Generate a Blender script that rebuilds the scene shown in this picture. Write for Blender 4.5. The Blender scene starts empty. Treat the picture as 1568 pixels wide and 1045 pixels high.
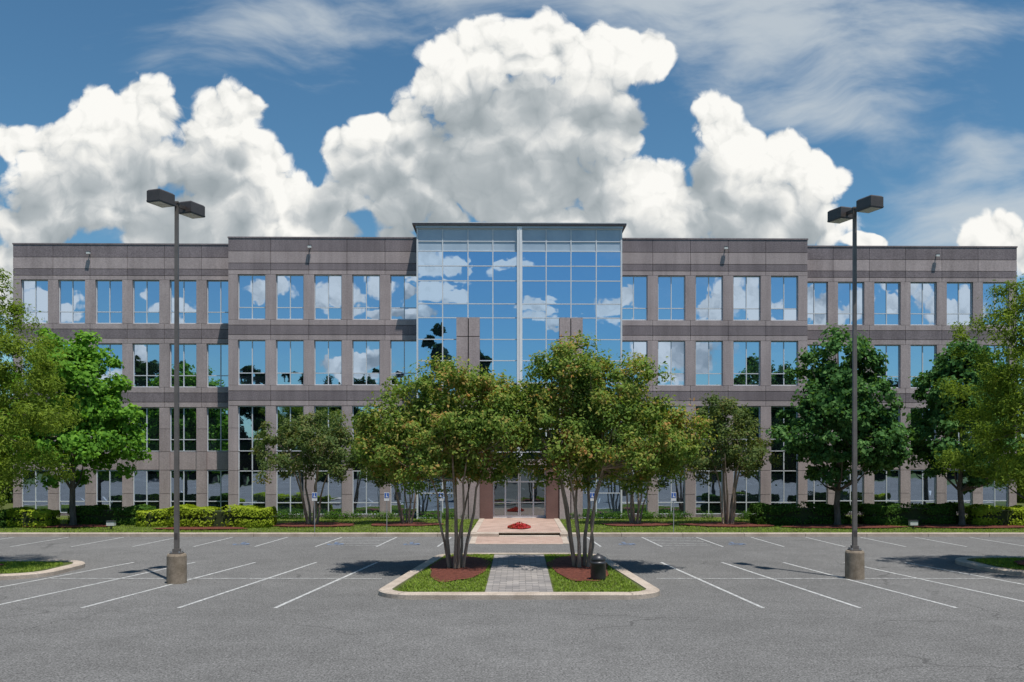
import bpy, math, random
import numpy as np
from mathutils import Vector
random.seed(7); rng=np.random.default_rng(11)
sc=bpy.context.scene
sc.view_settings.view_transform='Standard'; sc.view_settings.look='None'; sc.view_settings.exposure=0
F=1400.0; H0=3.9; CX=795.0; CY=700.0
# ------------------------------------------------------------ materials
def newmat(name):
    m=bpy.data.materials.new(name); m.use_nodes=True
    nt=m.node_tree; nt.nodes.clear()
    out=nt.nodes.new('ShaderNodeOutputMaterial')
    return m,nt,out
def N(nt,t,**k):
    n=nt.nodes.new(t)
    for a,b in k.items(): setattr(n,a,b)
    return n
def ramp(nt,stops):
    r=N(nt,'ShaderNodeValToRGB'); e=r.color_ramp.elements
    while len(e)<len(stops): e.new(0.5)
    for i,(p,c) in enumerate(stops):
        e[i].position=p; e[i].color=(c[0],c[1],c[2],1)
    return r
def coords(nt,scale=(1,1,1)):
    tc=N(nt,'ShaderNodeTexCoord'); mp=N(nt,'ShaderNodeMapping'); mp.inputs['Scale'].default_value=scale
    nt.links.new(tc.outputs['Object'],mp.inputs['Vector']); return mp.outputs[0]
def noise(nt,vec,scale,detail=4,rough=0.55):
    n=N(nt,'ShaderNodeTexNoise'); n.inputs['Scale'].default_value=scale; n.inputs['Detail'].default_value=detail
    n.inputs['Roughness'].default_value=rough
    nt.links.new(vec,n.inputs['Vector']); return n.outputs['Fac']
def mixc(nt,fac,a,b,mode='MIX'):
    m=N(nt,'ShaderNodeMix',data_type='RGBA',blend_type=mode)
    for s,v in ((m.inputs[0],fac),(m.inputs[6],a),(m.inputs[7],b)):
        if hasattr(v,'links'): nt.links.new(v,s)
        elif isinstance(v,(int,float)): s.default_value=v
        else: s.default_value=(v[0],v[1],v[2],1)
    return m.outputs[2]
def math_(nt,op,a,b=None,c=None,clamp=False):
    m=N(nt,'ShaderNodeMath',operation=op); m.use_clamp=clamp
    for i,v in enumerate((a,b,c)):
        if v is None: continue
        if hasattr(v,'links'): nt.links.new(v,m.inputs[i])
        else: m.inputs[i].default_value=v
    return m.outputs[0]
def surf(name,c1,c2,scale=2.0,rough=0.85,fine=60,finec=0.25,bump=0.3,bd=0.01,stretch=(1,1,1),metal=0,spec=0.3):
    m,nt,out=newmat(name); p=N(nt,'ShaderNodeBsdfPrincipled')
    v=coords(nt,stretch)
    n1=noise(nt,v,scale,4,0.6); n2=noise(nt,v,fine,2,0.6)
    r=ramp(nt,[(0.32,c1),(0.68,c2)]); nt.links.new(n1,r.inputs[0])
    r2=ramp(nt,[(0.3,(1-finec,)*3),(0.7,(1+0*finec,)*3)]); nt.links.new(n2,r2.inputs[0])
    col=mixc(nt,1.0,r.outputs[0],r2.outputs[0],'MULTIPLY')
    nt.links.new(col,p.inputs['Base Color']); p.inputs['Roughness'].default_value=rough
    p.inputs['Metallic'].default_value=metal; p.inputs['Specular IOR Level'].default_value=spec
    if bump:
        b=N(nt,'ShaderNodeBump'); b.inputs['Strength'].default_value=bump; b.inputs['Distance'].default_value=bd
        nt.links.new(n2,b.inputs['Height']); nt.links.new(b.outputs[0],p.inputs['Normal'])
    nt.links.new(p.outputs[0],out.inputs[0]); return m
M={}
def precast(name,c1,c2,fine,finec):
    m,nt,out=newmat(name); p=N(nt,'ShaderNodeBsdfDiffuse'); v=coords(nt); vs=coords(nt,(1.6,1.6,.12))
    geo=N(nt,'ShaderNodeNewGeometry')
    r=ramp(nt,[(0.3,c1),(0.7,c2)]); nt.links.new(noise(nt,v,.5,3,.6),r.inputs[0])
    r0=ramp(nt,[(0,(.92,)*3),(1,(1.06,)*3)]); nt.links.new(geo.outputs['Random Per Island'],r0.inputs[0])
    r1=ramp(nt,[(0.35,(.85,)*3),(0.6,(1.03,)*3)]); nt.links.new(noise(nt,vs,1.2,4,.65),r1.inputs[0])
    fn=noise(nt,v,fine,2,.7); r2=ramp(nt,[(0.3,(1-finec,)*3),(0.7,(1.05,)*3)]); nt.links.new(fn,r2.inputs[0])
    c=r.outputs[0]
    for q in (r0,r1,r2): c=mixc(nt,1,c,q.outputs[0],'MULTIPLY')
    nt.links.new(c,p.inputs['Color'])
    b=N(nt,'ShaderNodeBump'); b.inputs['Strength'].default_value=.35; b.inputs['Distance'].default_value=.012
    nt.links.new(fn,b.inputs['Height']); nt.links.new(b.outputs[0],p.inputs['Normal']); nt.links.new(p.outputs[0],out.inputs[0]); return m
M['conc']=precast('precast_concrete',(0.40,0.335,0.332),(0.475,0.40,0.392),14,.25)
M['conc_d']=precast('precast_aggregate',(0.235,0.20,0.21),(0.30,0.255,0.265),16,.38)
M['core']=surf('joint_dark',(0.03,0.027,0.027),(0.05,0.045,0.045),1,0.9,bump=0)
M['hedge_fill']=surf('hedge_core_dark',(0.03,0.04,0.015),(0.05,0.07,0.02),5,0.9,bump=0)  # dark green for the solid hedge core, inner shade put into the colour
M['frame']=surf('aluminium_frame',(0.58,0.60,0.63),(0.66,0.68,0.70),1,0.4,bump=0,finec=0.05,spec=0.5)
M['frame_w']=surf('white_frame',(0.72,0.74,0.76),(0.78,0.8,0.82),1,0.4,bump=0,finec=0.05,spec=0.5)
M['panel']=surf('spandrel_panel',(0.33,0.42,0.52),(0.42,0.51,0.60),0.8,0.2,bump=0,finec=0.05,spec=0.8)
M['roof']=surf('roof_membrane',(0.35,0.35,0.35),(0.45,0.45,0.44),0.5)
M['redwall']=surf('entry_stone',(0.15,0.085,0.075),(0.21,0.12,0.105),0.8,0.6,20,0.3)
M['kerb']=surf('kerb_concrete',(0.40,0.325,0.26),(0.60,0.505,0.42),1.3,0.9,30,0.35,0.4,0.01)
M['pole']=surf('bronze_pole',(0.13,0.115,0.105),(0.17,0.15,0.135),3,0.45,40,0.1,0,metal=0.2,spec=0.5)
M['lamp']=surf('bronze_housing',(0.06,0.05,0.045),(0.08,0.065,0.06),3,0.45,40,0.1,0,spec=0.5)
M['lens']=surf('lamp_lens',(0.55,0.55,0.52),(0.62,0.62,0.6),3,0.25,40,0.05,0,spec=0.6)
M['base']=surf('pole_base_concrete',(0.20,0.155,0.11),(0.36,0.29,0.22),3.5,0.9,40,0.35,0.5,0.01)
M['bark']=surf('crape_bark',(0.22,0.15,0.105),(0.50,0.38,0.29),5,0.8,30,0.3,0.3,0.01,(1,1,0.3))
M['bark_d']=surf('bark',(0.10,0.08,0.06),(0.20,0.165,0.135),8,0.9,40,0.4,0.6,0.02,(1,1,0.25))
M['mulch']=surf('mulch',(0.13,0.035,0.022),(0.29,0.09,0.058),6,0.95,40,0.7,1,0.04)
M['soil']=surf('lawn_soil',(0.08,0.095,0.022),(0.13,0.165,0.038),0.7,0.95,30,0.5,1,0.03)
M['field']=surf('ground_grass',(0.05,0.09,0.02),(0.085,0.12,0.035),0.05,0.95,3,0.4,0.5,0.05)
M['can']=surf('dark_plastic',(0.03,0.03,0.035),(0.045,0.045,0.05),4,0.4,30,0.1,0,spec=0.5)
M['signblue']=surf('sign_blue',(0.03,0.10,0.35),(0.04,0.12,0.4),4,0.4,30,0.05,0)
M['signwhite']=surf('sign_white',(0.6,0.6,0.6),(0.66,0.66,0.66),4,0.4,30,0.05,0)
M['steel']=surf('galvanised',(0.35,0.36,0.37),(0.42,0.43,0.44),4,0.4,30,0.1,0,metal=0.6)
M['paint_blue']=surf('paint_blue',(0.14,0.20,0.33),(0.22,0.29,0.42),4,0.8,30,0.4,0)
def brickmat(name,c1,c2,mo,scl):
    m,nt,out=newmat(name); p=N(nt,'ShaderNodeBsdfPrincipled'); v=coords(nt)
    b=N(nt,'ShaderNodeTexBrick'); b.inputs['Scale'].default_value=scl
    b.inputs['Color1'].default_value=(*c1,1); b.inputs['Color2'].default_value=(*c2,1); b.inputs['Mortar'].default_value=(*mo,1)
    b.inputs['Mortar Size'].default_value=0.015
    nt.links.new(v,b.inputs['Vector'])
    n=noise(nt,v,0.9,4); r=ramp(nt,[(0.3,(0.78,)*3),(0.7,(1.1,)*3)]); nt.links.new(n,r.inputs[0])
    nt.links.new(mixc(nt,1,b.outputs[0],r.outputs[0],'MULTIPLY'),p.inputs['Base Color']); p.inputs['Roughness'].default_value=0.9
    nt.links.new(p.outputs[0],out.inputs[0]); return m
M['brick']=brickmat('brick_paving',(0.36,0.22,0.17),(0.47,0.32,0.25),(0.40,0.36,0.31),2.2)
M['walk']=brickmat('dappled_walk',(0.20,0.185,0.18),(0.36,0.325,0.30),(0.13,0.12,0.11),1.3)  # grey walk, canopy shade and light dapples put into the two tones
def asphalt():
    m,nt,out=newmat('asphalt'); p=N(nt,'ShaderNodeBsdfDiffuse'); v=coords(nt)
    big=noise(nt,v,0.09,3,0.6); mid=noise(nt,v,0.9,4,0.65); fine=noise(nt,v,24,3,0.8); sp=noise(nt,v,7,3,0.85)
    r=ramp(nt,[(0.3,(0.150,0.147,0.143)),(0.7,(0.190,0.186,0.181))]); nt.links.new(big,r.inputs[0])
    r2=ramp(nt,[(0.3,(0.88,)*3),(0.7,(1.07,)*3)]); nt.links.new(mid,r2.inputs[0])
    r3=ramp(nt,[(0.36,(0.40,)*3),(0.64,(1.5,)*3)]); nt.links.new(fine,r3.inputs[0])
    r4=ramp(nt,[(0.34,(0.78,)*3),(0.66,(1.14,)*3)]); nt.links.new(sp,r4.inputs[0])
    c=mixc(nt,1,r.outputs[0],r2.outputs[0],'MULTIPLY'); c=mixc(nt,1,c,r3.outputs[0],'MULTIPLY'); c=mixc(nt,1,c,r4.outputs[0],'MULTIPLY')
    wn=N(nt,'ShaderNodeTexNoise'); wn.inputs['Scale'].default_value=0.8; wn.inputs['Detail'].default_value=3; nt.links.new(v,wn.inputs['Vector'])
    add=N(nt,'ShaderNodeVectorMath',operation='MULTIPLY_ADD'); nt.links.new(wn.outputs['Color'],add.inputs[0]); add.inputs[1].default_value=(1.6,1.6,0); nt.links.new(v,add.inputs[2])
    vo=N(nt,'ShaderNodeTexVoronoi',feature='DISTANCE_TO_EDGE'); vo.inputs['Scale'].default_value=0.16; nt.links.new(add.outputs[0],vo.inputs['Vector'])
    cr=math_(nt,'LESS_THAN',vo.outputs['Distance'],0.0035)
    gate=ramp(nt,[(0.5,(0,0,0)),(0.6,(0.55,)*3)]); nt.links.new(noise(nt,v,0.13,1),gate.inputs[0])
    cf=math_(nt,'MULTIPLY',cr,gate.outputs[0])
    c=mixc(nt,cf,c,(0.06,0.059,0.058))
    st=N(nt,'ShaderNodeTexVoronoi'); st.inputs['Scale'].default_value=0.30; nt.links.new(add.outputs[0],st.inputs['Vector'])
    sr=ramp(nt,[(0.02,(0.25,)*3),(0.18,(0,0,0))]); nt.links.new(st.outputs['Distance'],sr.inputs[0])
    c=mixc(nt,sr.outputs[0],c,(0.09,0.088,0.086))
    nt.links.new(c,p.inputs['Color'])
    b=N(nt,'ShaderNodeBump'); b.inputs['Strength'].default_value=0.5; b.inputs['Distance'].default_value=0.01
    nt.links.new(fine,b.inputs['Height']); nt.links.new(b.outputs[0],p.inputs['Normal'])
    nt.links.new(p.outputs[0],out.inputs[0]); return m
M['asph']=asphalt()
def paintmat():
    m,nt,out=newmat('road_paint'); p=N(nt,'ShaderNodeBsdfPrincipled'); v=coords(nt)
    r=ramp(nt,[(0.38,(0.19,)*3),(0.60,(0.58,0.58,0.56))]); nt.links.new(noise(nt,v,6,6,0.85),r.inputs[0])
    nt.links.new(r.outputs[0],p.inputs['Base Color']); p.inputs['Roughness'].default_value=0.8
    nt.links.new(p.outputs[0],out.inputs[0]); return m
M['paint']=paintmat()
def glass(name,tint,fac,dark):
    m,nt,out=newmat(name); g=N(nt,'ShaderNodeBsdfGlossy'); d=N(nt,'ShaderNodeBsdfDiffuse'); mx=N(nt,'ShaderNodeMixShader')
    g.inputs['Color'].default_value=(*tint,1); g.inputs['Roughness'].default_value=0.012
    geo=N(nt,'ShaderNodeNewGeometry')
    r=ramp(nt,[(0,dark),(0.8,tuple(x*1.6 for x in dark)),(1.0,tuple(x*4 for x in dark))]); nt.links.new(geo.outputs['Random Per Island'],r.inputs[0]); nt.links.new(r.outputs[0],d.inputs['Color'])
    v=coords(nt); n=noise(nt,v,0.9,2); b=N(nt,'ShaderNodeBump'); b.inputs['Strength'].default_value=0.12; b.inputs['Distance'].default_value=0.02
    nt.links.new(n,b.inputs['Height']); nt.links.new(b.outputs[0],g.inputs['Normal'])
    mx.inputs[0].default_value=fac
    nt.links.new(d.outputs[0],mx.inputs[1]); nt.links.new(g.outputs[0],mx.inputs[2]); nt.links.new(mx.outputs[0],out.inputs[0]); return m
M['glass']=glass('window_glass',(0.56,0.69,0.87),0.82,(0.015,0.024,0.032))
M['glass_t']=glass('curtain_glass',(0.47,0.63,0.84),0.84,(0.015,0.03,0.045))
M['glass_d']=glass('dark_glass',(0.5,0.6,0.66),0.45,(0.008,0.01,0.012))
def leaf(name,cols,trans=0.35,gain=1.0):
    m,nt,out=newmat(name); d=N(nt,'ShaderNodeBsdfDiffuse'); t=N(nt,'ShaderNodeBsdfTranslucent'); mx=N(nt,'ShaderNodeMixShader')
    geo=N(nt,'ShaderNodeNewGeometry'); v=coords(nt)
    n=noise(nt,v,0.9,1); f=math_(nt,'MULTIPLY_ADD',geo.outputs['Random Per Island'],0.6,math_(nt,'MULTIPLY_ADD',n,1.3,-0.45),True)
    k=len(cols)-1
    r=ramp(nt,[(i/k,tuple(x*gain for x in c)) for i,c in enumerate(cols)]); nt.links.new(f,r.inputs[0])
    nt.links.new(r.outputs[0],d.inputs['Color'])
    tc=mixc(nt,1,r.outputs[0],(1.5,1.5,0.6),'MULTIPLY'); nt.links.new(tc,t.inputs['Color'])
    mx.inputs[0].default_value=trans
    nt.links.new(d.outputs[0],mx.inputs[1]); nt.links.new(t.outputs[0],mx.inputs[2]); nt.links.new(mx.outputs[0],out.inputs[0]); return m
M['lf_crape']=leaf('crape_leaves',[(0.05,0.085,0.022),(0.085,0.135,0.03),(0.12,0.18,0.04),(0.20,0.20,0.055),(0.33,0.16,0.07)],.38,1.5)
M['lf_crape2']=leaf('crape_leaves_dark',[(0.045,0.07,0.03),(0.07,0.105,0.035),(0.11,0.14,0.05),(0.17,0.13,0.06)],.35,1.45)
M['lf_maple']=leaf('maple_leaves',[(0.05,0.12,0.02),(0.09,0.20,0.03),(0.14,0.28,0.04),(0.18,0.32,0.05)],.38,1.25)
M['lf_dark']=leaf('maple_leaves_dark',[(0.025,0.06,0.02),(0.04,0.095,0.03),(0.07,0.145,0.045),(0.12,0.21,0.07)],.32,1.35)
M['lf_oak']=leaf('oak_leaves',[(0.07,0.11,0.02),(0.11,0.165,0.025),(0.16,0.225,0.035),(0.22,0.27,0.05)],.38,1.2)
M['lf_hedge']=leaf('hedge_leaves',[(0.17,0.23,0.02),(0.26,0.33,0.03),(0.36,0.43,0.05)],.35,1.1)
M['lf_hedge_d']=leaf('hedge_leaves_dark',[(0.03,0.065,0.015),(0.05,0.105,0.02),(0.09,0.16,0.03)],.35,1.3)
M['lf_far']=leaf('far_leaves',[(0.012,0.03,0.008),(0.022,0.05,0.013),(0.04,0.075,0.02)],0.2)
M['grass']=leaf('grass_blades',[(0.13,0.16,0.035),(0.16,0.24,0.035),(0.26,0.32,0.07)],0.3,1.15)
M['flower']=leaf('flower_petals',[(0.05,0.12,0.02),(0.35,0.03,0.03),(0.55,0.06,0.07),(0.6,0.22,0.22)],0.3)
# ------------------------------------------------------------ mesh helpers
def link(o,parent=None):
    sc.collection.objects.link(o)
    if parent: o.parent=parent
    return o
def empty(name,loc=(0,0,0)):
    e=bpy.data.objects.new(name,None); e.location=loc; e.empty_display_size=0.5; return link(e)
class MB:
    def __init__(s): s.v=[];s.f=[];s.m=[];s.mats=[]
    def mi(s,k):
        if k not in s.mats: s.mats.append(k)
        return s.mats.index(k)
    def box(s,x0,x1,y0,y1,z0,z1,k):
        i=len(s.v); s.v+=[(x0,y0,z0),(x1,y0,z0),(x1,y1,z0),(x0,y1,z0),(x0,y0,z1),(x1,y0,z1),(x1,y1,z1),(x0,y1,z1)]
        s.f+=[(i,i+3,i+2,i+1),(i+4,i+5,i+6,i+7),(i,i+1,i+5,i+4),(i+1,i+2,i+6,i+5),(i+2,i+3,i+7,i+6),(i+3,i,i+4,i+7)]; s.m+=[s.mi(k)]*6
    def quad(s,a,b,c,d,k):
        i=len(s.v); s.v+=[a,b,c,d]; s.f.append((i,i+1,i+2,i+3)); s.m.append(s.mi(k))
    def poly(s,pts,z,k):
        i=len(s.v); s.v+=[(p[0],p[1],z) for p in pts]; s.f.append(tuple(range(i,i+len(pts)))); s.m.append(s.mi(k))
    def lathe(s,cx,cy,prof,k,n=20,ax=(0,0)):
        i=len(s.v)
        for r,z in prof:
            for j in range(n):
                a=2*math.pi*j/n; s.v.append((cx+r*math.cos(a),cy+r*math.sin(a),z))
        for q in range(len(prof)-1):
            for j in range(n):
                j2=(j+1)%n; s.f.append((i+q*n+j,i+q*n+j2,i+(q+1)*n+j2,i+(q+1)*n+j)); s.m.append(s.mi(k))
        s.f.append(tuple(i+(len(prof)-1)*n+j for j in range(n))); s.m.append(s.mi(k))
    def tube(s,pts,radii,k,n=7):
        i=len(s.v)
        for q,(p,r) in enumerate(zip(pts,radii)):
            a=Vector(pts[max(q-1,0)]); b=Vector(pts[min(q+1,len(pts)-1)]); d=(b-a)
            if d.length<1e-6: d=Vector((0,0,1))
            d.normalize(); u=d.cross(Vector((0.3,1,0.1))).normalized(); w=d.cross(u)
            for j in range(n):
                t=2*math.pi*j/n; c=Vector(p)+u*(r*math.cos(t))+w*(r*math.sin(t)); s.v.append(tuple(c))
        for q in range(len(pts)-1):
            for j in range(n):
                j2=(j+1)%n; s.f.append((i+q*n+j,i+q*n+j2,i+(q+1)*n+j2,i+(q+1)*n+j)); s.m.append(s.mi(k))
    def obj(s,name,parent=None,smooth=False,bevel=0):
        me=bpy.data.meshes.new(name); me.from_pydata(s.v,[],s.f)
        for k in s.mats: me.materials.append(M[k])
        me.polygons.foreach_set('material_index',s.m)
        if smooth: me.polygons.foreach_set('use_smooth',[True]*len(s.f))
        me.update(); o=bpy.data.objects.new(name,me); link(o,parent)
        if bevel:
            b=o.modifiers.new('b','BEVEL'); b.width=bevel; b.segments=2; b.limit_method='ANGLE'
        return o
def leaves_mesh(name,P,Nn,size,matkey,aspect=0.55,parent=None):
    n=len(P); t=rng.normal(size=(n,3)); Nn=Nn/np.linalg.norm(Nn,axis=1)[:,None]
    u=np.cross(Nn,t); u/=np.linalg.norm(u,axis=1)[:,None]+1e-9; w=np.cross(Nn,u)
    s=(size*rng.uniform(0.6,1.25,n))[:,None]
    V=np.empty((n,4,3)); V[:,0]=P-u*s*0.5; V[:,1]=P+w*s*aspect*0.5+Nn*s*0.08; V[:,2]=P+u*s*0.5; V[:,3]=P-w*s*aspect*0.5+Nn*s*0.08
    me=bpy.data.meshes.new(name); me.vertices.add(4*n); me.vertices.foreach_set('co',V.reshape(-1))
    me.loops.add(4*n); me.loops.foreach_set('vertex_index',np.arange(4*n,dtype=np.int32))
    me.polygons.add(n); me.polygons.foreach_set('loop_start',np.arange(0,4*n,4,dtype=np.int32)); 
    me.materials.append(M[matkey]); me.update(calc_edges=True); me.validate()
    o=bpy.data.objects.new(name,me); return link(o,parent)
def crown(lobes,nclump,per,crad,shell=0.5,flat=0.75,seed=0,up=0.5):
    r=np.random.default_rng(seed); P=[];NN=[];C=[]
    vol=np.array([l[3]*l[4]*l[5] for l in lobes])**(0.67); vol/=vol.sum()
    ph=r.uniform(0,6.28,6)
    for i in range(nclump):
        l=lobes[r.choice(len(lobes),p=vol)]
        d=r.normal(size=3); d/=np.linalg.norm(d)
        rr=shell+(1-shell)*r.uniform()**0.6
        rr*=1+0.13*math.sin(3*d[0]*2+ph[0]+4*d[2])+0.10*math.sin(5*d[1]+7*d[2]+ph[1])+r.normal()*0.05
        c=np.array(l[:3])+d*rr*np.array(l[3:6]); C.append(c)
        cr=crad*r.uniform(0.55,1.35); k=int(per*r.uniform(0.6,1.3))
        q=r.normal(size=(k,3)); q/=np.linalg.norm(q,axis=1)[:,None]; rad=r.uniform(0.1,1,k)**0.6
        rad*=1+0.35*(r.uniform(size=k)>.85)
        pts=c+q*(rad*cr)[:,None]*np.array([1,1,flat])
        nn=q*0.6+d*0.45+np.array([0,0,up])+r.normal(size=(k,3))*0.6
        P.append(pts);NN.append(nn)
    return np.concatenate(P),np.concatenate(NN),np.array(C)
def tree(name,base,lobes,nclump,per,crad,lsize,mat,bark,stems=1,trad=0.15,split=2.0,seed=0,nbr=40,shell=0.5,aspect=0.55,flat=0.75,spread=0.5):
    e=empty(name,(0,0,0)); r=random.Random(seed)
    L=[(base[0]+l[0],base[1]+l[1],base[2]+l[2],l[3],l[4],l[5]) for l in lobes]
    P,NN,C=crown(L,nclump,per,crad,shell,flat,seed)
    leaves_mesh('foliage',P,NN,lsize,mat,aspect,e)
    mb=MB(); tops=[]
    if stems==1:
        top=(base[0]+r.uniform(-.1,.1),base[1],base[2]+split); 
        zc=max(l[2]+l[5]*0.5 for l in L)
        pts=[(base[0],base[1],base[2]-0.05),(base[0]+.02,base[1],base[2]+0.25),(base[0]-.03,base[1],base[2]+split*0.6),top,(top[0]+.1,top[1],(top[2]+zc)/2),(top[0],top[1],zc)]
        mb.tube(pts,[trad*1.5,trad*1.05,trad*0.95,trad*0.85,trad*0.5,trad*0.15],bark,9); tops=[(Vector(top),trad*0.5),(Vector(pts[4]),trad*0.35)]
    else:
        for i in range(stems):
            a=2*math.pi*(i+r.uniform(-.3,.3))/stems; b0=Vector((base[0]+0.24*math.cos(a),base[1]+0.24*math.sin(a),base[2]-0.05))
            R=spread*r.uniform(0.7,1.4); t=Vector((base[0]+R*math.cos(a),base[1]+R*math.sin(a),base[2]+split*r.uniform(.85,1.15)))
            m1=b0.lerp(t,0.35)+Vector((r.uniform(-.07,.07),r.uniform(-.07,.07),0)); m2=b0.lerp(t,0.7)+Vector((r.uniform(-.1,.1),r.uniform(-.1,.1),0))
            rr=trad*r.uniform(.7,1.2)
            up=t+Vector((math.cos(a)*R*0.9,math.sin(a)*R*0.9,split*0.55))
            mb.tube([tuple(b0),tuple(m1),tuple(m2),tuple(t),tuple(up)],[rr*1.25,rr,rr*.85,rr*.72,rr*.35],bark,7); tops.append((t,rr*0.6)); tops.append((t.lerp(up,.6),rr*.45))
    idx=list(range(len(C))); r.shuffle(idx)
    for i in idx[:nbr]:
        c=Vector(C[i]); t=min(tops,key=lambda q:(q[0]-c).length+r.uniform(0,.6)); m=t[0].lerp(c,.5)+Vector((r.uniform(-.15,.15),r.uniform(-.15,.15),-0.08*(c-t[0]).length))
        mb.tube([tuple(t[0]),tuple(m),tuple(c)],[t[1],t[1]*.55,t[1]*.18],bark,5)
    mb.obj('trunk',e,True); return e
# ------------------------------------------------------------ ground
def sheet(name,x0,x1,y0,y1,z,k,parent=None):
    mb=MB(); mb.quad((x0,y0,z),(x1,y0,z),(x1,y1,z),(x0,y1,z),k); return mb.obj(name,parent)
sheet('ground',-2500,2500,-2500,2500,-0.02,'field')
sheet('parking_lot',-70,70,-62,44.7,0.0,'asph')
YK=44.7
mb=MB()
x=-70
while x<70:
    if not abs(x+1.5)<2.0:
        mb.box(x+0.006,x+2.994,YK,YK+0.55,-0.02,0.16,'kerb')
    else:
        mb.box(x+0.006,x+2.994,YK,YK+0.55,-0.02,0.03,'kerb')
    x+=3.0
mb.obj('kerb',bevel=0.02)
mb=MB(); mb.quad((-70,YK+0.55,0.13),(70,YK+0.55,0.13),(70,75,0.13),(-70,75,0.13),'soil'); mb.obj('lawn')
sheet('entrance_walkway',-2.1,2.1,YK+0.5,56.5,0.15,'brick')
mb=MB(); mb.quad((-1.98,41.0,.006),(1.98,41.0,.006),(2.05,YK-.005,.006),(-2.05,YK-.005,.006),'brick')
for sx in (-1,1):
    a,b=sorted((sx*1.98,sx*2.25)); mb.quad((a,41.0,.010),(b,41.0,.010),(b+sx*.07,YK-.005,.010),(a+sx*.07,YK-.005,.010),'kerb')
mb.quad((-1.96,40.75,.012),(1.96,40.75,.012),(1.96,41.0,.012),(-1.96,41.0,.012),'kerb')
mb.obj('brick_crossing')
mb=MB()
for sx in (-1,1):
    a,b=sorted((sx*2.1,sx*2.4)); mb.box(a,b,YK+0.57,55.5,0.05,0.17,'kerb')
mb.box(-2.1,2.1,YK+0.57,YK+0.9,0.1,0.156,'kerb')
mb.obj('walkway_edging')
def rr_pts(x0,x1,y0,y1,rf,rb,dx=0.0,n=8):
    pts=[]
    def arc(cx,cy,r,a0,a1):
        for i in range(n+1):
            a=math.radians(a0+(a1-a0)*i/n); pts.append((cx+r*math.cos(a),cy+r*math.sin(a)))
    arc(x0+rf,y0+rf,rf,180,270); arc(x1-rf,y0+rf,rf,270,360); arc(x1-dx-rb,y1-rb,rb,0,90); arc(x0+dx+rb,y1-rb,rb,90,180)
    return pts
def inset(pts,d):
    out=[]; n=len(pts)
    for i in range(n):
        a=Vector(pts[i-1]);b=Vector(pts[i]);c=Vector(pts[(i+1)%n]); t=(c-a).normalized(); nrm=Vector((-t.y,t.x))
        out.append((b.x+nrm.x*d,b.y+nrm.y*d))
    return out
def island(name,pts,kw=0.38):
    e=empty(name); mb=MB(); inn=inset(pts,kw); n=len(pts); i=len(mb.v); bev=inset(pts,0.04)
    for q,z in ((pts,-0.02),(pts,0.12),(bev,0.15),(inn,0.15),(inn,0.0)):
        mb.v+=[(p[0],p[1],z) for p in q]
    for L in range(4):
        for j in range(n):
            j2=(j+1)%n; mb.f.append((i+L*n+j,i+L*n+j2,i+(L+1)*n+j2,i+(L+1)*n+j)); mb.m.append(mb.mi('kerb'))
    mb.obj('kerb_ring',e)
    mb=MB()
    for j in range(n):
        if j%4==2:
            a=Vector(pts[j]);b=Vector(inn[j]); t=Vector((-(b-a).y,(b-a).x)).normalized()*.008
            mb.quad((a.x-t.x,a.y-t.y,.1515),(b.x-t.x,b.y-t.y,.1515),(b.x+t.x,b.y+t.y,.1515),(a.x+t.x,a.y+t.y,.1515),'core')
    mb.obj('kerb_joints',e)
    mb=MB(); mb.poly(inn,0.125,'soil'); mb.obj('soil_bed',e); return e,inn
pts=rr_pts(-4.0,4.0,25.0,35.8,1.1,1.3,0.75)
e_is,inn=island('traffic_island',pts)
mb=MB(); mb.box(-0.95,0.95,25.4,35.2,0.1,0.142,'walk')
mb.box(-2.9,2.9,25.05,25.38,0.1,0.153,'kerb'); mb.obj('island_walk',e_is)
def blob(cx,cy,rx,ry,z,k,seed=0,n=40):
    r=random.Random(seed); ph=[r.uniform(0,6.28) for _ in range(3)]; mb=MB(); pts=[]
    for j in range(n):
        a=2*math.pi*j/n; s=1+0.06*math.sin(3*a+ph[0])+0.05*math.sin(5*a+ph[1])+.03*math.sin(9*a+ph[2])
        pts.append((cx+rx*s*math.cos(a),cy+ry*s*math.sin(a)))
    mb.poly(pts,z,k); return mb
blob(-2.05,31.2,1.0,3.6,0.16,'mulch',1).obj('mulch_bed',e_is); blob(2.05,31.2,1.0,3.6,0.16,'mulch',2).obj('mulch_bed_b',e_is)
island('parking_island',rr_pts(-23,-15.3,28.9,33.4,1.5,1.5))
island('parking_island',rr_pts(15.9,23.5,29.6,34.6,1.6,1.6))
# ------------------------------------------------------------ markings
mb=MB()
def line(p,q,w=0.10,k='paint',z=0.005):
    a=Vector(p);b=Vector(q); d=(b-a).normalized(); n=Vector((-d.y,d.x))*w/2
    mb.quad((a.x-n.x,a.y-n.y,z),(b.x-n.x,b.y-n.y,z),(b.x+n.x,b.y+n.y,z),(a.x+n.x,a.y+n.y,z),k)
for sx in (-1,1):
    for i in range(16):
        xn=6.3+2.5*i; xf=5.25+2.25*i
        if 17.2<xn<22 : continue
        line((sx*xn,23.6),(sx*xf,33.8))
    line((sx*4.4,29.3),(sx*15.0,29.3),z=0.009); line((sx*24,29.3),(sx*45,29.3),z=0.009)
for sx in (-1,1):
    X=3.3
    for i in range(16):
        line((sx*X*1.0+sx*0.25,39.7),(sx*X,44.4),.085); X+=2.65
    for a in (5.95,):
        for j in range(6): line((sx*(a+0.1),40.2+j*0.75),(sx*(a+2.5),39.9+j*0.75+0.5),0.09,z=0.009)
for yy in (-10,-28,-46):
    for i in range(-20,21): line((i*2.7,yy-5),(i*2.7,yy+5))
    line((-54,yy),(54,yy),z=0.009)
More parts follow.
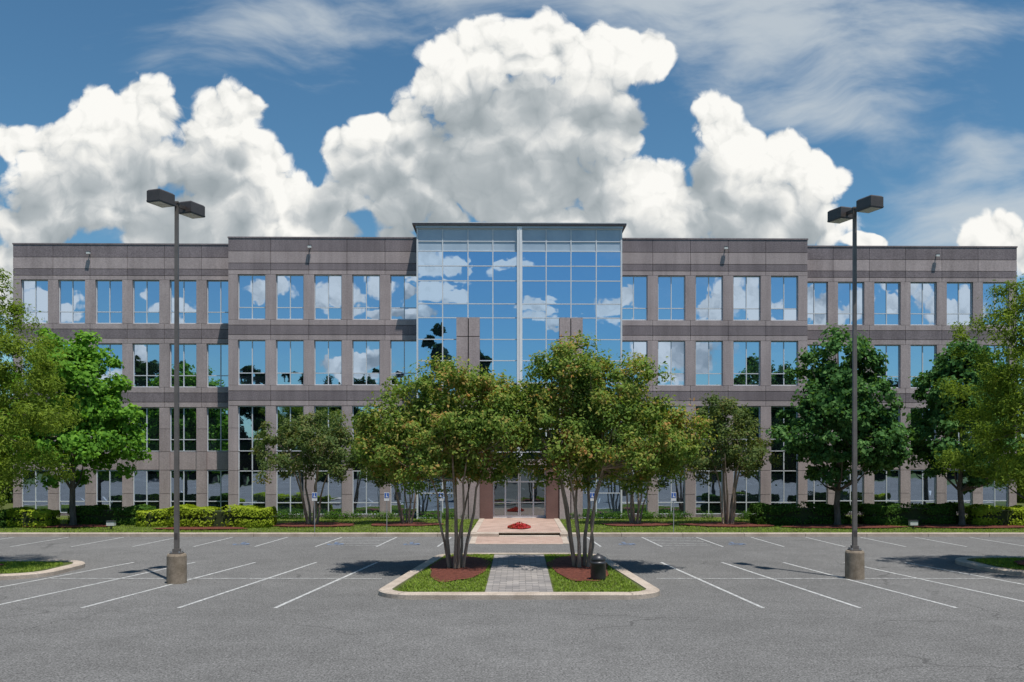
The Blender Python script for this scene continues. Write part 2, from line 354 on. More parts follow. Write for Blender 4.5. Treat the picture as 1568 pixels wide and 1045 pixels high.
def symbol(cx,cy,s=1.0):
    k='paint_blue'; R=.3*s; pr=None
    for j in range(11):
        a=math.radians(-220+j*26); p=(cx-.05+R*math.cos(a),cy-.22+R*math.sin(a))
        if pr: line(pr,p,.12,k,z=0.010)
        pr=p
    line((cx-.08,cy+.4),(cx-.05,cy),.14,k,z=0.014); line((cx-.05,cy),(cx+.25,cy),.12,k,z=0.018); line((cx+.25,cy),(cx+.35,cy-.4),.12,k,z=0.022)
    line((cx-.16,cy+.52),(cx+.02,cy+.52),.17,k,z=0.026)
for x in (-12.4,-8.2,-4.8,4.8,9.7): symbol(x,41.0,0.9)
mb.obj('parking_markings')
# ------------------------------------------------------------ building
B=empty('office_building',(0,57.1,0)); B.rotation_euler=(0,0,math.radians(0.8))
wall=MB(); gl=MB(); fr=MB()
def pane(x0,x1,y,z0,z1,k,t=0.004):
    a,b=random.gauss(0,t),random.gauss(0,t)
    w=(x1-x0)/2; h=(z1-z0)/2
    def yy(sx,sz): return y+a*w*sx+b*h*sz
    gl.quad((x0,yy(-1,-1),z0),(x1,yy(1,-1),z0),(x1,yy(1,1),z1),(x0,yy(-1,1),z1),k)
rows=[(12.47,15.25),(8.38,11.17),(4.25,7.08),(0.3,3.05)]
bands=[(16.72,17.5,'conc_d'),(15.98,16.69,'conc'),(15.55,15.95,'conc_d'),(15.27,15.52,'conc'),
       (12.12,12.45,'conc'),(11.52,12.09,'conc_d'),(11.19,11.49,'conc'),
       (8.03,8.36,'conc'),(7.43,8.0,'conc_d'),(7.10,7.40,'conc')]
g=0.012
def facade(x0,x1,yf,cs,hw=0.86,low='mid'):
    wall.box(x0+0.05,x1-0.05,yf+0.3,yf+16,0,17.3,'core')
    cs=sorted(cs)
    edges=[x0]+[(a+b)/2 for a,b in zip(cs[:-1],cs[1:]) if b-a<3]+[x1]
    for z0,z1,k in bands:
        for a,b in zip(edges[:-1],edges[1:]):
            if b-a>0.05: wall.box(a+g,b-g,yf,yf+0.3,z0,z1,k)
    opens=[(c-hw,c+hw) for c in cs]
    segs=[];p=x0
    for a,b in opens:
        if a>p+0.02: segs.append((p,a))
        p=b
    if x1>p+0.02: segs.append((p,x1))
    for a,b in segs:
        for (z0,z1) in rows[:2]:
            wall.box(a+ (g if a==x0 else 0),b-(g if b==x1 else 0),yf+0.004,yf+0.3,z0-0.005,z1+0.005,'conc')
        zz=[0,1.55,3.05,4.25,5.7,7.08]
        for q in range(5):
            wall.box(a+(g if a==x0 else 0),b-(g if b==x1 else 0),yf+0.004,yf+0.3,zz[q]+g,zz[q+1]-g,'conc' )
    for c in cs:
        a,b=c-hw,c+hw
        for ri,(z0,z1) in enumerate(rows):
            yg=yf+0.20
            xs=[a,c,b]
            zs=[z0,z0+(z1-z0)*0.27,z1]
            for i in range(2):
                for j in range(2): pane(xs[i]+.02,xs[i+1]-.02,yg,zs[j]+.02,zs[j+1]-.02,'glass')
            w=0.026
            for xx in (a+w,c,b-w): fr.box(xx-w,xx+w,yg-0.05,yg+0.03,z0,z1,'frame')
            for zz_ in (z0+w,zs[1],z1-w): fr.box(a,b,yg-0.045,yg+0.028,zz_-w,zz_+w,'frame')
        if low=='mid':
            pane(a+.02,b-.02,yf+0.2,3.1,4.2,'glass_d')
            for xx in (a+.03,c,b-.03): fr.box(xx-.03,xx+.03,yf+.155,yf+.225,3.1,4.2,'frame')
        else:
            wall.box(a+.01,b-.01,yf+0.12,yf+0.28,3.08,4.22,'conc')
        wall.box(a+.005,b-.005,yf+0.1,yf+0.3,0,0.27,'conc_d')
BW=2.367
midc=[7.18+BW*i for i in range(5)]
facade(-18.1,18.1,0.0,[-c for c in midc]+midc)
wc=[19.2+BW*i for i in range(6)]
facade(-32.4,-18.0,1.9,[-c for c in wc if c<32],low='wing')
facade(18.0,32.4,1.9,[c for c in wc if c<32],low='wing')
for sx in (-1,1):
    a,b=sorted((sx*18.1,sx*17.9)); 
    for z0,z1,k in bands+[(12.48,15.24,'conc'),(8.39,11.16,'conc'),(0,7.07,'conc')]:
        wall.box(a,b,0.31,1.88,z0,z1,k)
    a,b=sorted((sx*32.4,sx*32.1))
    wall.box(a,b,2.22,17,0,17.4,'conc')
for x0,x1,y0 in ((-18.13,18.13,-0.03),(-32.43,-18.16,1.87),(18.16,32.43,1.87)):
    wall.box(x0,x1,y0,y0+0.4,17.51,17.60,'conc_d')
T=-1.5; HX=6.2
wall.box(-HX+.1,HX-.1,T+1.25,6,0,17.7,'core')
wall.box(-HX+.1,-2.5,T+0.15,T+1.24,0,17.6,'core'); wall.box(2.5,HX-.1,T+0.15,T+1.24,0,17.6,'core'); wall.box(-2.5,2.5,T+0.15,T+1.24,3.5,17.6,'core')
xsL=[-6.2,-4.67,-3.13,-1.62,-0.14]; xsR=[0.14,1.62,3.13,4.67,6.2]
zs=[0.2,1.7,3.2,4.2,5.6,7.1,8.4,9.75,11.04,12.35,13.2,14.6,15.5,16.4,17.0,17.75]
for xs in (xsL,xsR):
    for i in range(4):
        for j in range(len(zs)-1):
            if zs[j+1]<=3.3 and max(abs(xs[i]),abs(xs[i+1]))<3.2: continue
            k='panel' if j>=len(zs)-3 else 'glass_t'
            pane(xs[i]+.015,xs[i+1]-.015,T,zs[j]+.015,zs[j+1]-.015,k,0.0025)
    for xx in xs:
        fr.box(xx-.032,xx+.032,T-.05,T+.06,3.2 if abs(xx)<3.2 else 0,17.75,'frame')
for z in zs:
    if z>3.1: fr.box(-HX,HX,T-.04,T+.05,z-.028,z+.028,'frame')
    else:
        for sx in(-1,1):
            a,b=sorted((sx*3.9,sx*HX)); fr.box(a,b,T-.04,T+.05,z-.025,z+.025,'frame')
fr.box(-.15,.15,T-.22,T+.04,3.25,17.86,'frame_w'); fr.box(-.03,.03,T-.24,T-.2,3.3,17.8,'frame')
for sx in (-1,1):
    x=sx*(HX-.0)
    for z0,z1 in zip(zs[:-1],zs[1:]):
        k='panel' if z0>=16.3 else 'glass_t'
        gl.quad((x,T,z0+.02),(x,-0.02,z0+.02),(x,-0.02,z1-.02),(x,T,z1-.02),k)
        fr.box(x-.03,x+.03,T+.06,-.02,z1-.025,z1+.025,'frame')
    fr.box(x-.05,x+.05,T-.06,T+.06,0,17.76,'frame')
wall.box(-HX-.1,HX+.1,T-.15,6.1,17.78,17.92,'panel')
wall.box(-HX-.28,HX+.28,T-.3,6.3,17.93,18.03,'conc_d'); wall.box(-HX-.3,HX+.3,T-.33,6.3,18.035,18.08,'frame')
for sx in (-1,1):
    for (a,b) in ((2.42,3.07),(3.13,3.82)):
        a,b=sorted((sx*a,sx*b))
        for z0,z1 in ((0,3.2),(3.22,7.08),(7.1,8.36),(8.38,11.17),(11.19,12.35)):
            wall.box(a,b,T-.32,T+.12,z0+g,z1-g,'conc' )
    a,b=sorted((sx*3.06,sx*3.14)); wall.box(a,b,T-.2,T-.07,0,12.3,'core')
    a,b=sorted((sx*1.62,sx*2.40)); wall.box(a,b,T-.2,T+1.2,0,3.4,'redwall')
wall.box(-2.4,2.4,T-.25,T+1.2,3.42,3.75,'conc'); 
yd=T+0.75
for a,b in ((-1.6,-.86),(-.86,0),(0,.86),(.86,1.6)):
    pane(a+.02,b-.02,yd,0.15,2.35,'glass_d'); pane(a+.02,b-.02,yd,2.4,3.35,'glass_d')
for xx,w in ((-1.58,.04),(-.86,.045),(-.045,.035),(.045,.035),(.86,.045),(1.58,.04)):
    fr.box(xx-w,xx+w,yd-.06,yd+.05,0,3.38,'frame_w')
for z,w in ((.22,.08),(1.1,.03),(2.38,.05),(3.33,.05)):
    fr.box(-1.6,1.6,yd-.055,yd+.04,z-w,z+w,'frame_w')
for x in (-.16,.16): fr.box(x-.015,x+.015,yd-.12,yd-.09,.85,1.45,'steel')
wall.obj('walls',B); gl.obj('window_panes',B); fr.obj('window_frames',B)
mb=MB(); mb.box(-18,18,0.5,15.8,17.2,17.35,'roof'); mb.box(-32.2,-18.05,2.3,17,17.2,17.33,'roof'); mb.box(18.05,32.2,2.3,17,17.2,17.33,'roof'); mb.obj('roof_deck',B)
mb=MB()
for x,y in ((-13.0,0),(12.9,0),(-27.5,1.9),(27.1,1.9)):
    mb.box(x-.03,x+.03,y-.18,y-.0,16.95,17.0,'lamp'); mb.box(x-.11,x+.11,y-.3,y-.16,16.86,17.0,'lens'); mb.box(x-.12,x+.12,y-.31,y-.15,17.005,17.03,'lamp')
mb.obj('flood_lights',B)
# ------------------------------------------------------------ parking lot lights
def lamp(x,y,h,flip):
    e=empty('street_lamp',(x,y,0))
    m=MB(); m.lathe(0,0,[(.30,-.02),(.30,.02),(.295,.84),(.27,.90),(.0,.905)],'base',28); m.obj('concrete_base',e,False)
    m=MB(); m.box(-.17,.17,-.17,.17,.90,.94,'pole'); 
    for a in (-.13,.13):
        for b in (-.13,.13): m.box(a-.02,a+.02,b-.02,b+.02,.94,.99,'steel')
    m.box(-.1,.1,-.1,.1,.94,1.06,'pole')
    i=len(m.v); w0,w1=.066,.050
    m.v+=[(-w0,-w0,1.06),(w0,-w0,1.06),(w0,w0,1.06),(-w0,w0,1.06),(-w1,-w1,h-.25),(w1,-w1,h-.25),(w1,w1,h-.25),(-w1,w1,h-.25)]
    m.f+=[(i+4,i+5,i+6,i+7),(i,i+1,i+5,i+4),(i+1,i+2,i+6,i+5),(i+2,i+3,i+7,i+6),(i+3,i,i+4,i+7)]; m.m+=[m.mi('pole')]*5
    m.box(-.07,.07,-.07,.07,h-.25,h-.2,'pole'); m.box(-.05,.05,-.07,-.065,1.35,1.55,'lamp')
    m.obj('pole',e)
    for s in (-1,1):
        hd=empty('lamp_head',(0,0,0)); hd.parent=e; ang=70 if not flip else 110
        hd.rotation_euler=(0,0,math.radians(ang+(0 if s==-1 else 180)))
        m=MB(); m.box(-.36,-.05,-.04,.04,h-.36,h-.26,'lamp'); 
        x0,x1=-1.02,-.36; z0,z1=h-.46,h-.08; W=.24
        i=len(m.v)
        m.v+=[(x0,-W,z0),(x1,-W,z0),(x1,W,z0),(x0,W,z0),(x0,-W,z1-.04),(x1,-W,z1-.04),(x1,W,z1-.04),(x0,W,z1-.04),(x0+.04,-W+.04,z1),(x1-.04,-W+.04,z1),(x1-.04,W-.04,z1),(x0+.04,W-.04,z1)]
        m.f+=[(i,i+3,i+2,i+1)]+[(i+j,i+(j+1)%4,i+4+(j+1)%4,i+4+j) for j in range(4)]+[(i+4+j,i+4+(j+1)%4,i+8+(j+1)%4,i+8+j) for j in range(4)]+[(i+8,i+9,i+10,i+11)]
        m.m+=[m.mi('lamp')]*10
        m.box(x0+.04,x1-.04,-W+.04,W-.04,z0-.012,z0-.002,'lens'); m.box(x0-.01,x1+.01,-W-.01,W+.01,z0+.03,z0+.05,'lamp')
        m.obj('head_housing',hd)
    return e
lamp(-10.6,28.3,12.0,False); lamp(10.75,29.3,12.1,True)
# ------------------------------------------------------------ trash can
e=empty('trash_can',(2.42,28.0,0.12)); m=MB()
m.lathe(0,0,[(.20,.0),(.22,.03),(.235,.1),(.235,.5),(.25,.52),(.25,.56),(.21,.60)],'can',24); m.obj('body',e,True)
m=MB(); m.lathe(0,0,[(.20,.60),(.225,.62),(.20,.70),(.13,.77),(.04,.80)],'can',24); m.lathe(0,0,[(.03,.80),(.03,.84)],'can',10); m.obj('lid',e,True)
def sign(x,y,h=2.0):
    e=empty('handicapped_parking_sign',(x,y,.13)); m=MB(); m.box(-.02,.02,-.02,.02,-.05,h,'steel'); m.obj('post',e)
    m=MB(); m.box(-.13,.13,-.035,-.022,h-.42,h,'signwhite'); m.box(-.11,.11,-.042,-.036,h-.27,h-.03,'signblue')
    m.box(-.03,.01,-.048,-.043,h-.2,h-.1,'signwhite'); m.box(-.05,.07,-.049,-.044,h-.24,h-.2,'signwhite'); m.box(-.03,.01,-.049,-.044,h-.085,h-.05,'signwhite'); m.obj('plate',e)
for x in (-10.2,-6.6,-3.9,3.65,7.7): sign(x,45.6)
for x,y in ((-21.2,47.5),(20.6,47.8)):
    e=empty('ground_spotlight',(x,y,.13)); m=MB(); m.box(-.03,.03,-.03,.03,-.02,.2,'can'); m.box(-.2,.2,-.12,.12,.2,.42,'lens'); m.box(-.22,.22,-.14,.14,.42,.46,'can'); m.obj('body',e)
# ------------------------------------------------------------ vegetation
tree('crape_myrtle_tree',(-2.15,31.0,.14),[(-1.1,0,4.2,2.4,2.1,1.6),(1.0,.1,4.5,1.7,1.9,1.7),(-.2,0,5.6,2.3,1.8,1.45),(-2.2,0,4.3,1.5,1.6,1.3),(1.3,0,5.4,1.4,1.4,1.2)],320,170,.48,.14,'lf_crape','bark',7,.055,2.6,21,70,.5,spread=.6)
tree('crape_myrtle_tree',(2.15,31.3,.14),[(1.3,0,4.3,2.3,2.1,1.6),(-.8,.1,4.7,1.7,1.9,1.8),(-.6,0,6.4,1.3,1.4,1.5),(1.0,0,6.0,1.6,1.4,1.4),(2.6,0,4.5,1.4,1.5,1.3)],320,170,.48,.14,'lf_crape','bark',7,.055,2.6,22,70,.5,spread=.6)
for i,(x,y,r,h,mt) in enumerate(((-11.5,50.8,3.2,6.5,'lf_crape2'),(11.6,50.8,2.8,7.0,'lf_crape2'),(-6.3,51.2,2.6,6.0,'lf_crape2'),(6.5,51.2,2.5,6.1,'lf_crape2'))):
    tree('crape_myrtle_tree',(x,y,.13),[(-r*.4,0,h*.62,r*.65,r*.7,h*.24),(r*.4,0,h*.62,r*.65,r*.7,h*.24),(0,0,h*.8,r*.65,r*.6,h*.2)],130,130,.5,.17,mt,'bark',6,.06,h*.4,30+i,40,.4,spread=.7)
tree('maple_tree',(-24.4,50,.13),[(0,0,5.0,3.5,3.2,2.6),(.2,0,7.4,3.0,2.8,2.6),(-.3,0,9.2,1.9,1.9,1.7),(1.8,0,5.2,2.2,2,2.2)],220,120,.62,.26,'lf_maple','bark_d',1,.17,1.9,41,50,.5,.8)
tree('maple_tree',(17.4,50,.13),[(0,0,4.9,3.3,3.1,2.5),(.3,0,7.3,3.0,2.8,2.6),(.2,0,9.0,1.9,1.9,1.5),(2.2,0,4.6,1.9,2,1.6)],220,120,.6,.25,'lf_dark','bark_d',1,.17,1.9,42,50,.5,.8)
tree('maple_tree',(24.2,50,.13),[(0,0,4.6,2.9,2.8,2.4),(.1,0,7.0,2.5,2.4,2.5),(0,0,8.6,1.7,1.7,1.5)],180,120,.6,.25,'lf_dark','bark_d',1,.16,1.9,43,50,.5,.8)
tree('maple_tree',(-30.5,50.5,.13),[(0,0,4.6,2.9,2.8,2.4),(.1,0,7.0,2.5,2.4,2.5)],110,110,.6,.27,'lf_maple','bark_d',1,.16,1.9,44,40,.5,.8)
tree('maple_tree',(30.8,50.5,.13),[(0,0,4.6,2.9,2.8,2.4),(.1,0,7.0,2.5,2.4,2.5)],110,110,.6,.27,'lf_dark','bark_d',1,.16,1.9,45,40,.5,.8)
tree('willow_oak_tree',(-19.0,31,.14),[(0,0,4.7,3.8,3.2,2.8),(.2,0,6.6,3.4,3,2.5),(0,0,8.3,2.2,2,1.7)],400,200,.5,.145,'lf_oak','bark_d',1,.15,2.0,51,60,.45,.35)
tree('willow_oak_tree',(18.5,31.4,.14),[(0,0,4.7,3.7,3.2,2.8),(-.1,0,6.8,3.3,3,2.5),(0,0,8.6,2.3,2,1.7)],400,200,.5,.145,'lf_oak','bark_d',1,.15,2.0,52,60,.45,.35)
def hedge(x0,x1,y,h,d,mat,seed):
    r=np.random.default_rng(seed); L=x1-x0; n=int(L*h*2300)+500
    q=r.normal(size=(n,3)); q/=np.linalg.norm(q,axis=1)[:,None]
    s=np.sign(q)*np.abs(q)**0.45
    mx=np.abs(s).max(axis=1)[:,None]; s=s/(mx**0.7)
    cx=(x0+x1)/2; rad=r.uniform(.9,1.03,n)[:,None]
    P=s*rad*np.array([L/2,d/2,h/2]); P[:,2]+=h/2; 
    P[:,2]*=1+.06*np.sin(P[:,0]*2.1+seed)+.04*np.sin(P[:,0]*5.3); P[:,1]+=.08*np.sin(P[:,0]*3+seed)
    P+=np.array([cx,y,.12]); P[:,2]=np.maximum(P[:,2],.14)
    e=empty('hedge'); leaves_mesh('foliage',P,q+np.array([0,0,.3])+r.normal(size=(n,3))*.4,.12,mat,.7,e)
    m=MB(); m.box(cx-L/2*.86,cx+L/2*.86,y-d/2*.75,y+d/2*.75,.1,.12+h*.8,'hedge_fill'); o=m.obj('hedge_core',e); return e  # dark solid core standing in for the shaded inside of the hedge
s=F/48.6
def hx(p): return (p-CX)/s
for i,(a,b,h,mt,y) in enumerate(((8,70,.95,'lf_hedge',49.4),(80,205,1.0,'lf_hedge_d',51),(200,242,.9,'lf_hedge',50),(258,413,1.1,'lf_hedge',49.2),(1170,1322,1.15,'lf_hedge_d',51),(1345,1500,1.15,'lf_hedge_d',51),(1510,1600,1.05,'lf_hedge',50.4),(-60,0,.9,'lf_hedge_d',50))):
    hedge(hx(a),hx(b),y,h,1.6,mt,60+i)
for i,(x,y,rx,ry) in enumerate(((-11.5,50.3,2.6,1.6),(11.6,50.3,2.6,1.6),(-6.3,50.6,2,1.4),(6.5,50.6,2,1.4),(-24.4,49.4,2.4,1.2),(17.4,49.0,3.2,1.3),(24.2,49.0,3.2,1.3),(-16.6,47.7,2.4,.9),(-19.2,31,1.5,1.3),(18.9,31.6,1.6,1.4))):
    blob(x,y,rx,ry,.195,'mulch',i+5).obj('mulch_bed')
def shrubs(name,x0,x1,y,n,mat,sz=.5,leafn=160,ls=.12,z=.12):
    P=[];NN=[]
    for i in range(n):
        c=np.array([rng.uniform(x0,x1),y+rng.uniform(-.25,.25),z+sz*.35]); q=rng.normal(size=(leafn,3)); q/=np.linalg.norm(q,axis=1)[:,None]
        P.append(c+q*sz*rng.uniform(.5,1.,(leafn,1))*np.array([1,1,.7])); NN.append(q+np.array([0,0,.4])+rng.normal(size=(leafn,3))*.4)
    P=np.concatenate(P); P[:,2]=np.maximum(P[:,2],z); return leaves_mesh(name,P,np.concatenate(NN),ls,mat)
shrubs('foundation_shrubs',-17.5,-3.2,55.6,34,'lf_hedge_d',.5); shrubs('foundation_shrubs',3.2,17.5,55.6,34,'lf_hedge_d',.5)
e=empty('flower_bed',(0,0,0)); blob(0,48.4,.62,1.1,.158,'mulch',77).obj('bed_soil',e)
n=1100; a=rng.uniform(0,6.28,n); rr=np.sqrt(rng.uniform(0,1,n)); P=np.stack([.6*rr*np.cos(a),48.4+1.05*rr*np.sin(a),.2+.25*rng.uniform(0,1,n)*(1.1-rr)],1)
leaves_mesh('blossoms',P,rng.normal(size=(n,3))+np.array([0,-.5,1.2]),.10,'flower',.9,e)
def grass(name,regions,h=.07,parent=None):
    A=[]
    for (x0,x1,y0,y1,n,z,test) in regions:
        p=np.stack([rng.uniform(x0,x1,n),rng.uniform(y0,y1,n)],1)
        if test is not None: p=p[test(p)]
        A.append(np.column_stack([p,np.full(len(p),z)]))
    P=np.concatenate(A); n=len(P); a=rng.uniform(0,6.28,n); w=.022; hh=h*rng.uniform(.4,1.3,n)
    V=np.empty((n,3,3)); V[:,0]=P-np.stack([np.cos(a),np.sin(a),0*a],1)*w; V[:,1]=P+np.stack([np.cos(a),np.sin(a),0*a],1)*w
    V[:,2]=P+np.stack([rng.normal(0,.04,n),rng.normal(0,.04,n),hh],1)
    me=bpy.data.meshes.new(name); me.vertices.add(3*n); me.vertices.foreach_set('co',V.reshape(-1)); me.loops.add(3*n); me.loops.foreach_set('vertex_index',np.arange(3*n,dtype=np.int32))
    me.polygons.add(n); me.polygons.foreach_set('loop_start',np.arange(0,3*n,3,dtype=np.int32)); me.materials.append(M['grass']); me.update(calc_edges=True); me.validate()
    return link(bpy.data.objects.new(name,me),parent)
def isl(p):
    t=(p[:,1]-25)/10.8; lim=3.6-.75*t; ok=(np.abs(p[:,0])<lim-.05)&(np.abs(p[:,0])>1.0)
    ok&=~((((np.abs(p[:,0])-2.05)/.93)**2+((p[:,1]-31.2)/3.45)**2)<1)
    c=(np.abs(p[:,0])>2.7)&(p[:,1]<26.1); ok&=~(c&(((np.abs(p[:,0])-2.7)**2+(p[:,1]-26.1)**2)>.65)); return ok
grass('island_grass',[(-4,4,25.5,35.3,30000,.125,isl)],.055)
grass('lawn_grass',[(-36,36,45.3,56.3,80000,.13,lambda p:np.abs(p[:,0])>2.45),(-22.3,-15.8,29.5,32.8,9000,.125,lambda p:((p[:,0]+19.15)/3.2)**4+((p[:,1]-31.15)/1.7)**4<1),(16.4,23,30.2,34,9000,.125,lambda p:((p[:,0]-19.7)/3.2)**4+((p[:,1]-32.1)/1.9)**4<1)],.06)
def treeline(name,items,leaf_s,mat,per=220,seed=0):
    r=np.random.default_rng(seed); P=[];NN=[]
    for (x,y,h,w) in items:
        L=[(x,y,h*.55,w,w*.8,h*.45),(x+w*.3,y,h*.3,w*1.0,w*.8,h*.3)]
        p,nn,c=crown(L,22,per,w*.33,.55,.8,int(r.integers(1e6))); P.append(p);NN.append(nn)
    P=np.concatenate(P); P[:,2]=np.maximum(P[:,2],.1)
    return leaves_mesh(name,P,np.concatenate(NN),leaf_s,mat,.8)
r=random.Random(5)
items=[(x+r.uniform(-2,2),-72+r.uniform(-6,6),r.choice([13,15,17,19,22,25]),r.uniform(4,6)) for x in range(-130,131,6)]
items+=[(-12.2,-46,27,4.0),(-4.2,-46,24,3.0),(-20,-52,21,4),(8,-54,22,4),(14,-50,20,3.5),(62,-60,24,5),(-66,-60,24,5),(-13,-47,15,5)]  # taller unseen trees added to darken the tower glass reflections
treeline('distant_trees',items,1.2,'lf_far',130,3)
items=[(x,78+r.uniform(-4,6),r.uniform(7,10),4.5) for x in (-62,-56,-50,-45,-41,-38,38,41,45,50,56,62)]+[(x,55+r.uniform(-2,2),r.uniform(4,6),3) for x in (-42,-38,38,42)]
treeline('distant_trees',items,.6,'lf_oak',200,4)
mb=MB(); 
for x in range(-130,131,6): mb.box(x-1.5,x+3.5,-79,-77,0,7,'core')
mb.obj('distant_tree_backing')  # wide dark slabs added behind the rear trees, filling their gaps
# ------------------------------------------------------------ world
S=Vector((0.20,-0.29,1)).normalized()
w=bpy.data.worlds.new('World'); sc.world=w; w.use_nodes=True; nt=w.node_tree; nt.nodes.clear()
out=N(nt,'ShaderNodeOutputWorld')
sky=N(nt,'ShaderNodeTexSky',sky_type='NISHITA'); sky.sun_disc=False; sky.sun_elevation=math.asin(S.z); sky.sun_rotation=math.atan2(S.x,S.y)
sky.air_density=1.0; sky.dust_density=0.3; sky.ozone_density=2.0
bg1=N(nt,'ShaderNodeBackground'); bg1.inputs[1].default_value=0.092
nt.links.new(mixc(nt,1,sky.outputs[0],(.64,.99,1.08),'MULTIPLY'),bg1.inputs[0])
tc=N(nt,'ShaderNodeTexCoord'); sep=N(nt,'ShaderNodeSeparateXYZ'); nt.links.new(tc.outputs['Generated'],sep.inputs[0])
ay=math_(nt,'MAXIMUM',math_(nt,'ABSOLUTE',sep.outputs[1]),0.02)
back=math_(nt,'LESS_THAN',sep.outputs[1],0.0)
u=math_(nt,'DIVIDE',sep.outputs[0],ay); v=math_(nt,'DIVIDE',sep.outputs[2],ay)
cb=N(nt,'ShaderNodeCombineXYZ'); nt.links.new(u,cb.inputs[0]); nt.links.new(v,cb.inputs[1]); P0=cb.outputs[0]
blobs=[(75,222,55,46),(22,212,24,27),(150,200,66,56),(235,182,68,60),(300,215,60,60),(345,192,60,62),(382,158,30,28),(290,250,120,70),(130,290,120,85),(390,255,52,60),(430,315,70,50),(300,340,150,60),(515,312,42,34),(60,350,60,50),(480,355,60,30),(10,430,70,60),
(533,232,46,42),(568,186,34,28),(620,190,70,68),(650,128,34,30),(700,114,60,60),(700,170,70,60),(758,88,60,56),(845,80,74,56),(935,88,66,54),(992,90,42,38),(780,190,150,105),(900,175,88,88),(650,265,130,85),(800,280,130,80),(570,268,60,42),(620,325,70,36),(680,345,50,26),(940,215,38,35),
(930,285,74,48),(1010,283,62,46),(1107,190,42,46),(1140,215,42,34),(1190,240,48,42),(1250,270,52,46),(1130,280,95,62),(1000,340,130,58),(1180,330,125,60),(880,345,110,45),(1330,372,34,12),
(1512,362,52,38),(1590,385,60,35),(605,362,36,14)]
bb=[(110,470,60,20),(60,440,40,18),(300,480,50,14),(560,460,46,26),(620,425,30,20),(690,400,36,16),(735,395,26,22),(715,445,50,18),(820,415,28,14),(850,462,36,14),(900,485,80,14),(1000,470,60,20),(1150,455,50,40),(1210,480,40,30),(1080,545,60,40),(650,478,50,14),(1320,465,60,26),(1420,440,40,30),(1500,470,60,30),(600,570,50,20),(240,560,50,20),(450,445,40,20)]
def T_(L): return [((x-CX)/F,(CY-y)/F,rx/F,ry/F) for x,y,rx,ry in L]
def grp_base(name,BL):
    g_=bpy.data.node_groups.new(name,'ShaderNodeTree')
    g_.interface.new_socket('P',in_out='INPUT',socket_type='NodeSocketVector'); g_.interface.new_socket('D',in_out='OUTPUT',socket_type='NodeSocketFloat')
    i=N(g_,'NodeGroupInput'); o=N(g_,'NodeGroupOutput'); cur=None
    for (a,b,c,d) in BL:
        m=N(g_,'ShaderNodeVectorMath',operation='MULTIPLY_ADD'); g_.links.new(i.outputs[0],m.inputs[0]); m.inputs[1].default_value=(1/c,1/d,0); m.inputs[2].default_value=(-a/c,-b/d,0)
        l=N(g_,'ShaderNodeVectorMath',operation='LENGTH'); g_.links.new(m.outputs[0],l.inputs[0]); L=l.outputs['Value']
        cur=L if cur is None else math_(g_,'SMOOTH_MIN',cur,L,0.2)
    g_.links.new(cur,o.inputs[0]); return g_
def grp_bill():
    g_=bpy.data.node_groups.new('cloud_billow','ShaderNodeTree')
    g_.interface.new_socket('P',in_out='INPUT',socket_type='NodeSocketVector'); g_.interface.new_socket('H',in_out='OUTPUT',socket_type='NodeSocketFloat')
    i=N(g_,'NodeGroupInput'); o=N(g_,'NodeGroupOutput')
    def vor(sc_):
        n=N(g_,'ShaderNodeTexVoronoi',voronoi_dimensions='2D',feature='F1'); n.inputs['Scale'].default_value=sc_; g_.links.new(i.outputs[0],n.inputs['Vector']); d=n.outputs['Distance']; return math_(g_,'MULTIPLY',d,d)
    a=vor(11); b=vor(27); c=vor(66)
    nn=N(g_,'ShaderNodeTexNoise',noise_dimensions='2D'); nn.inputs['Scale'].default_value=55; nn.inputs['Detail'].default_value=4; nn.inputs['Roughness'].default_value=.64; g_.links.new(i.outputs[0],nn.inputs['Vector'])
    s=math_(g_,'MULTIPLY',a,-.66); s=math_(g_,'MULTIPLY_ADD',b,-.42,s); s=math_(g_,'MULTIPLY_ADD',c,-.20,s); s=math_(g_,'MULTIPLY_ADD',nn.outputs['Fac'],.28,s)
    g_.links.new(s,o.inputs[0]); return g_
gl_=grp_bill()
def use(g_,vec):
    n=N(nt,'ShaderNodeGroup'); n.node_tree=g_; nt.links.new(vec,n.inputs[0]); return n.outputs[0]
def off(vec,d):
    m=N(nt,'ShaderNodeVectorMath',operation='ADD'); nt.links.new(vec,m.inputs[0]); m.inputs[1].default_value=(d[0],d[1],0); return m.outputs[0]
def warp(vec,scale,amt,det=3):
    n=N(nt,'ShaderNodeTexNoise',noise_dimensions='2D'); n.inputs['Scale'].default_value=scale; n.inputs['Detail'].default_value=det; nt.links.new(vec,n.inputs['Vector'])
    s=N(nt,'ShaderNodeVectorMath',operation='SUBTRACT'); nt.links.new(n.outputs['Color'],s.inputs[0]); s.inputs[1].default_value=(.5,.5,.5)
    m=N(nt,'ShaderNodeVectorMath',operation='MULTIPLY_ADD'); nt.links.new(s.outputs[0],m.inputs[0]); m.inputs[1].default_value=(amt,amt,0); nt.links.new(vec,m.inputs[2]); return m.outputs[0]
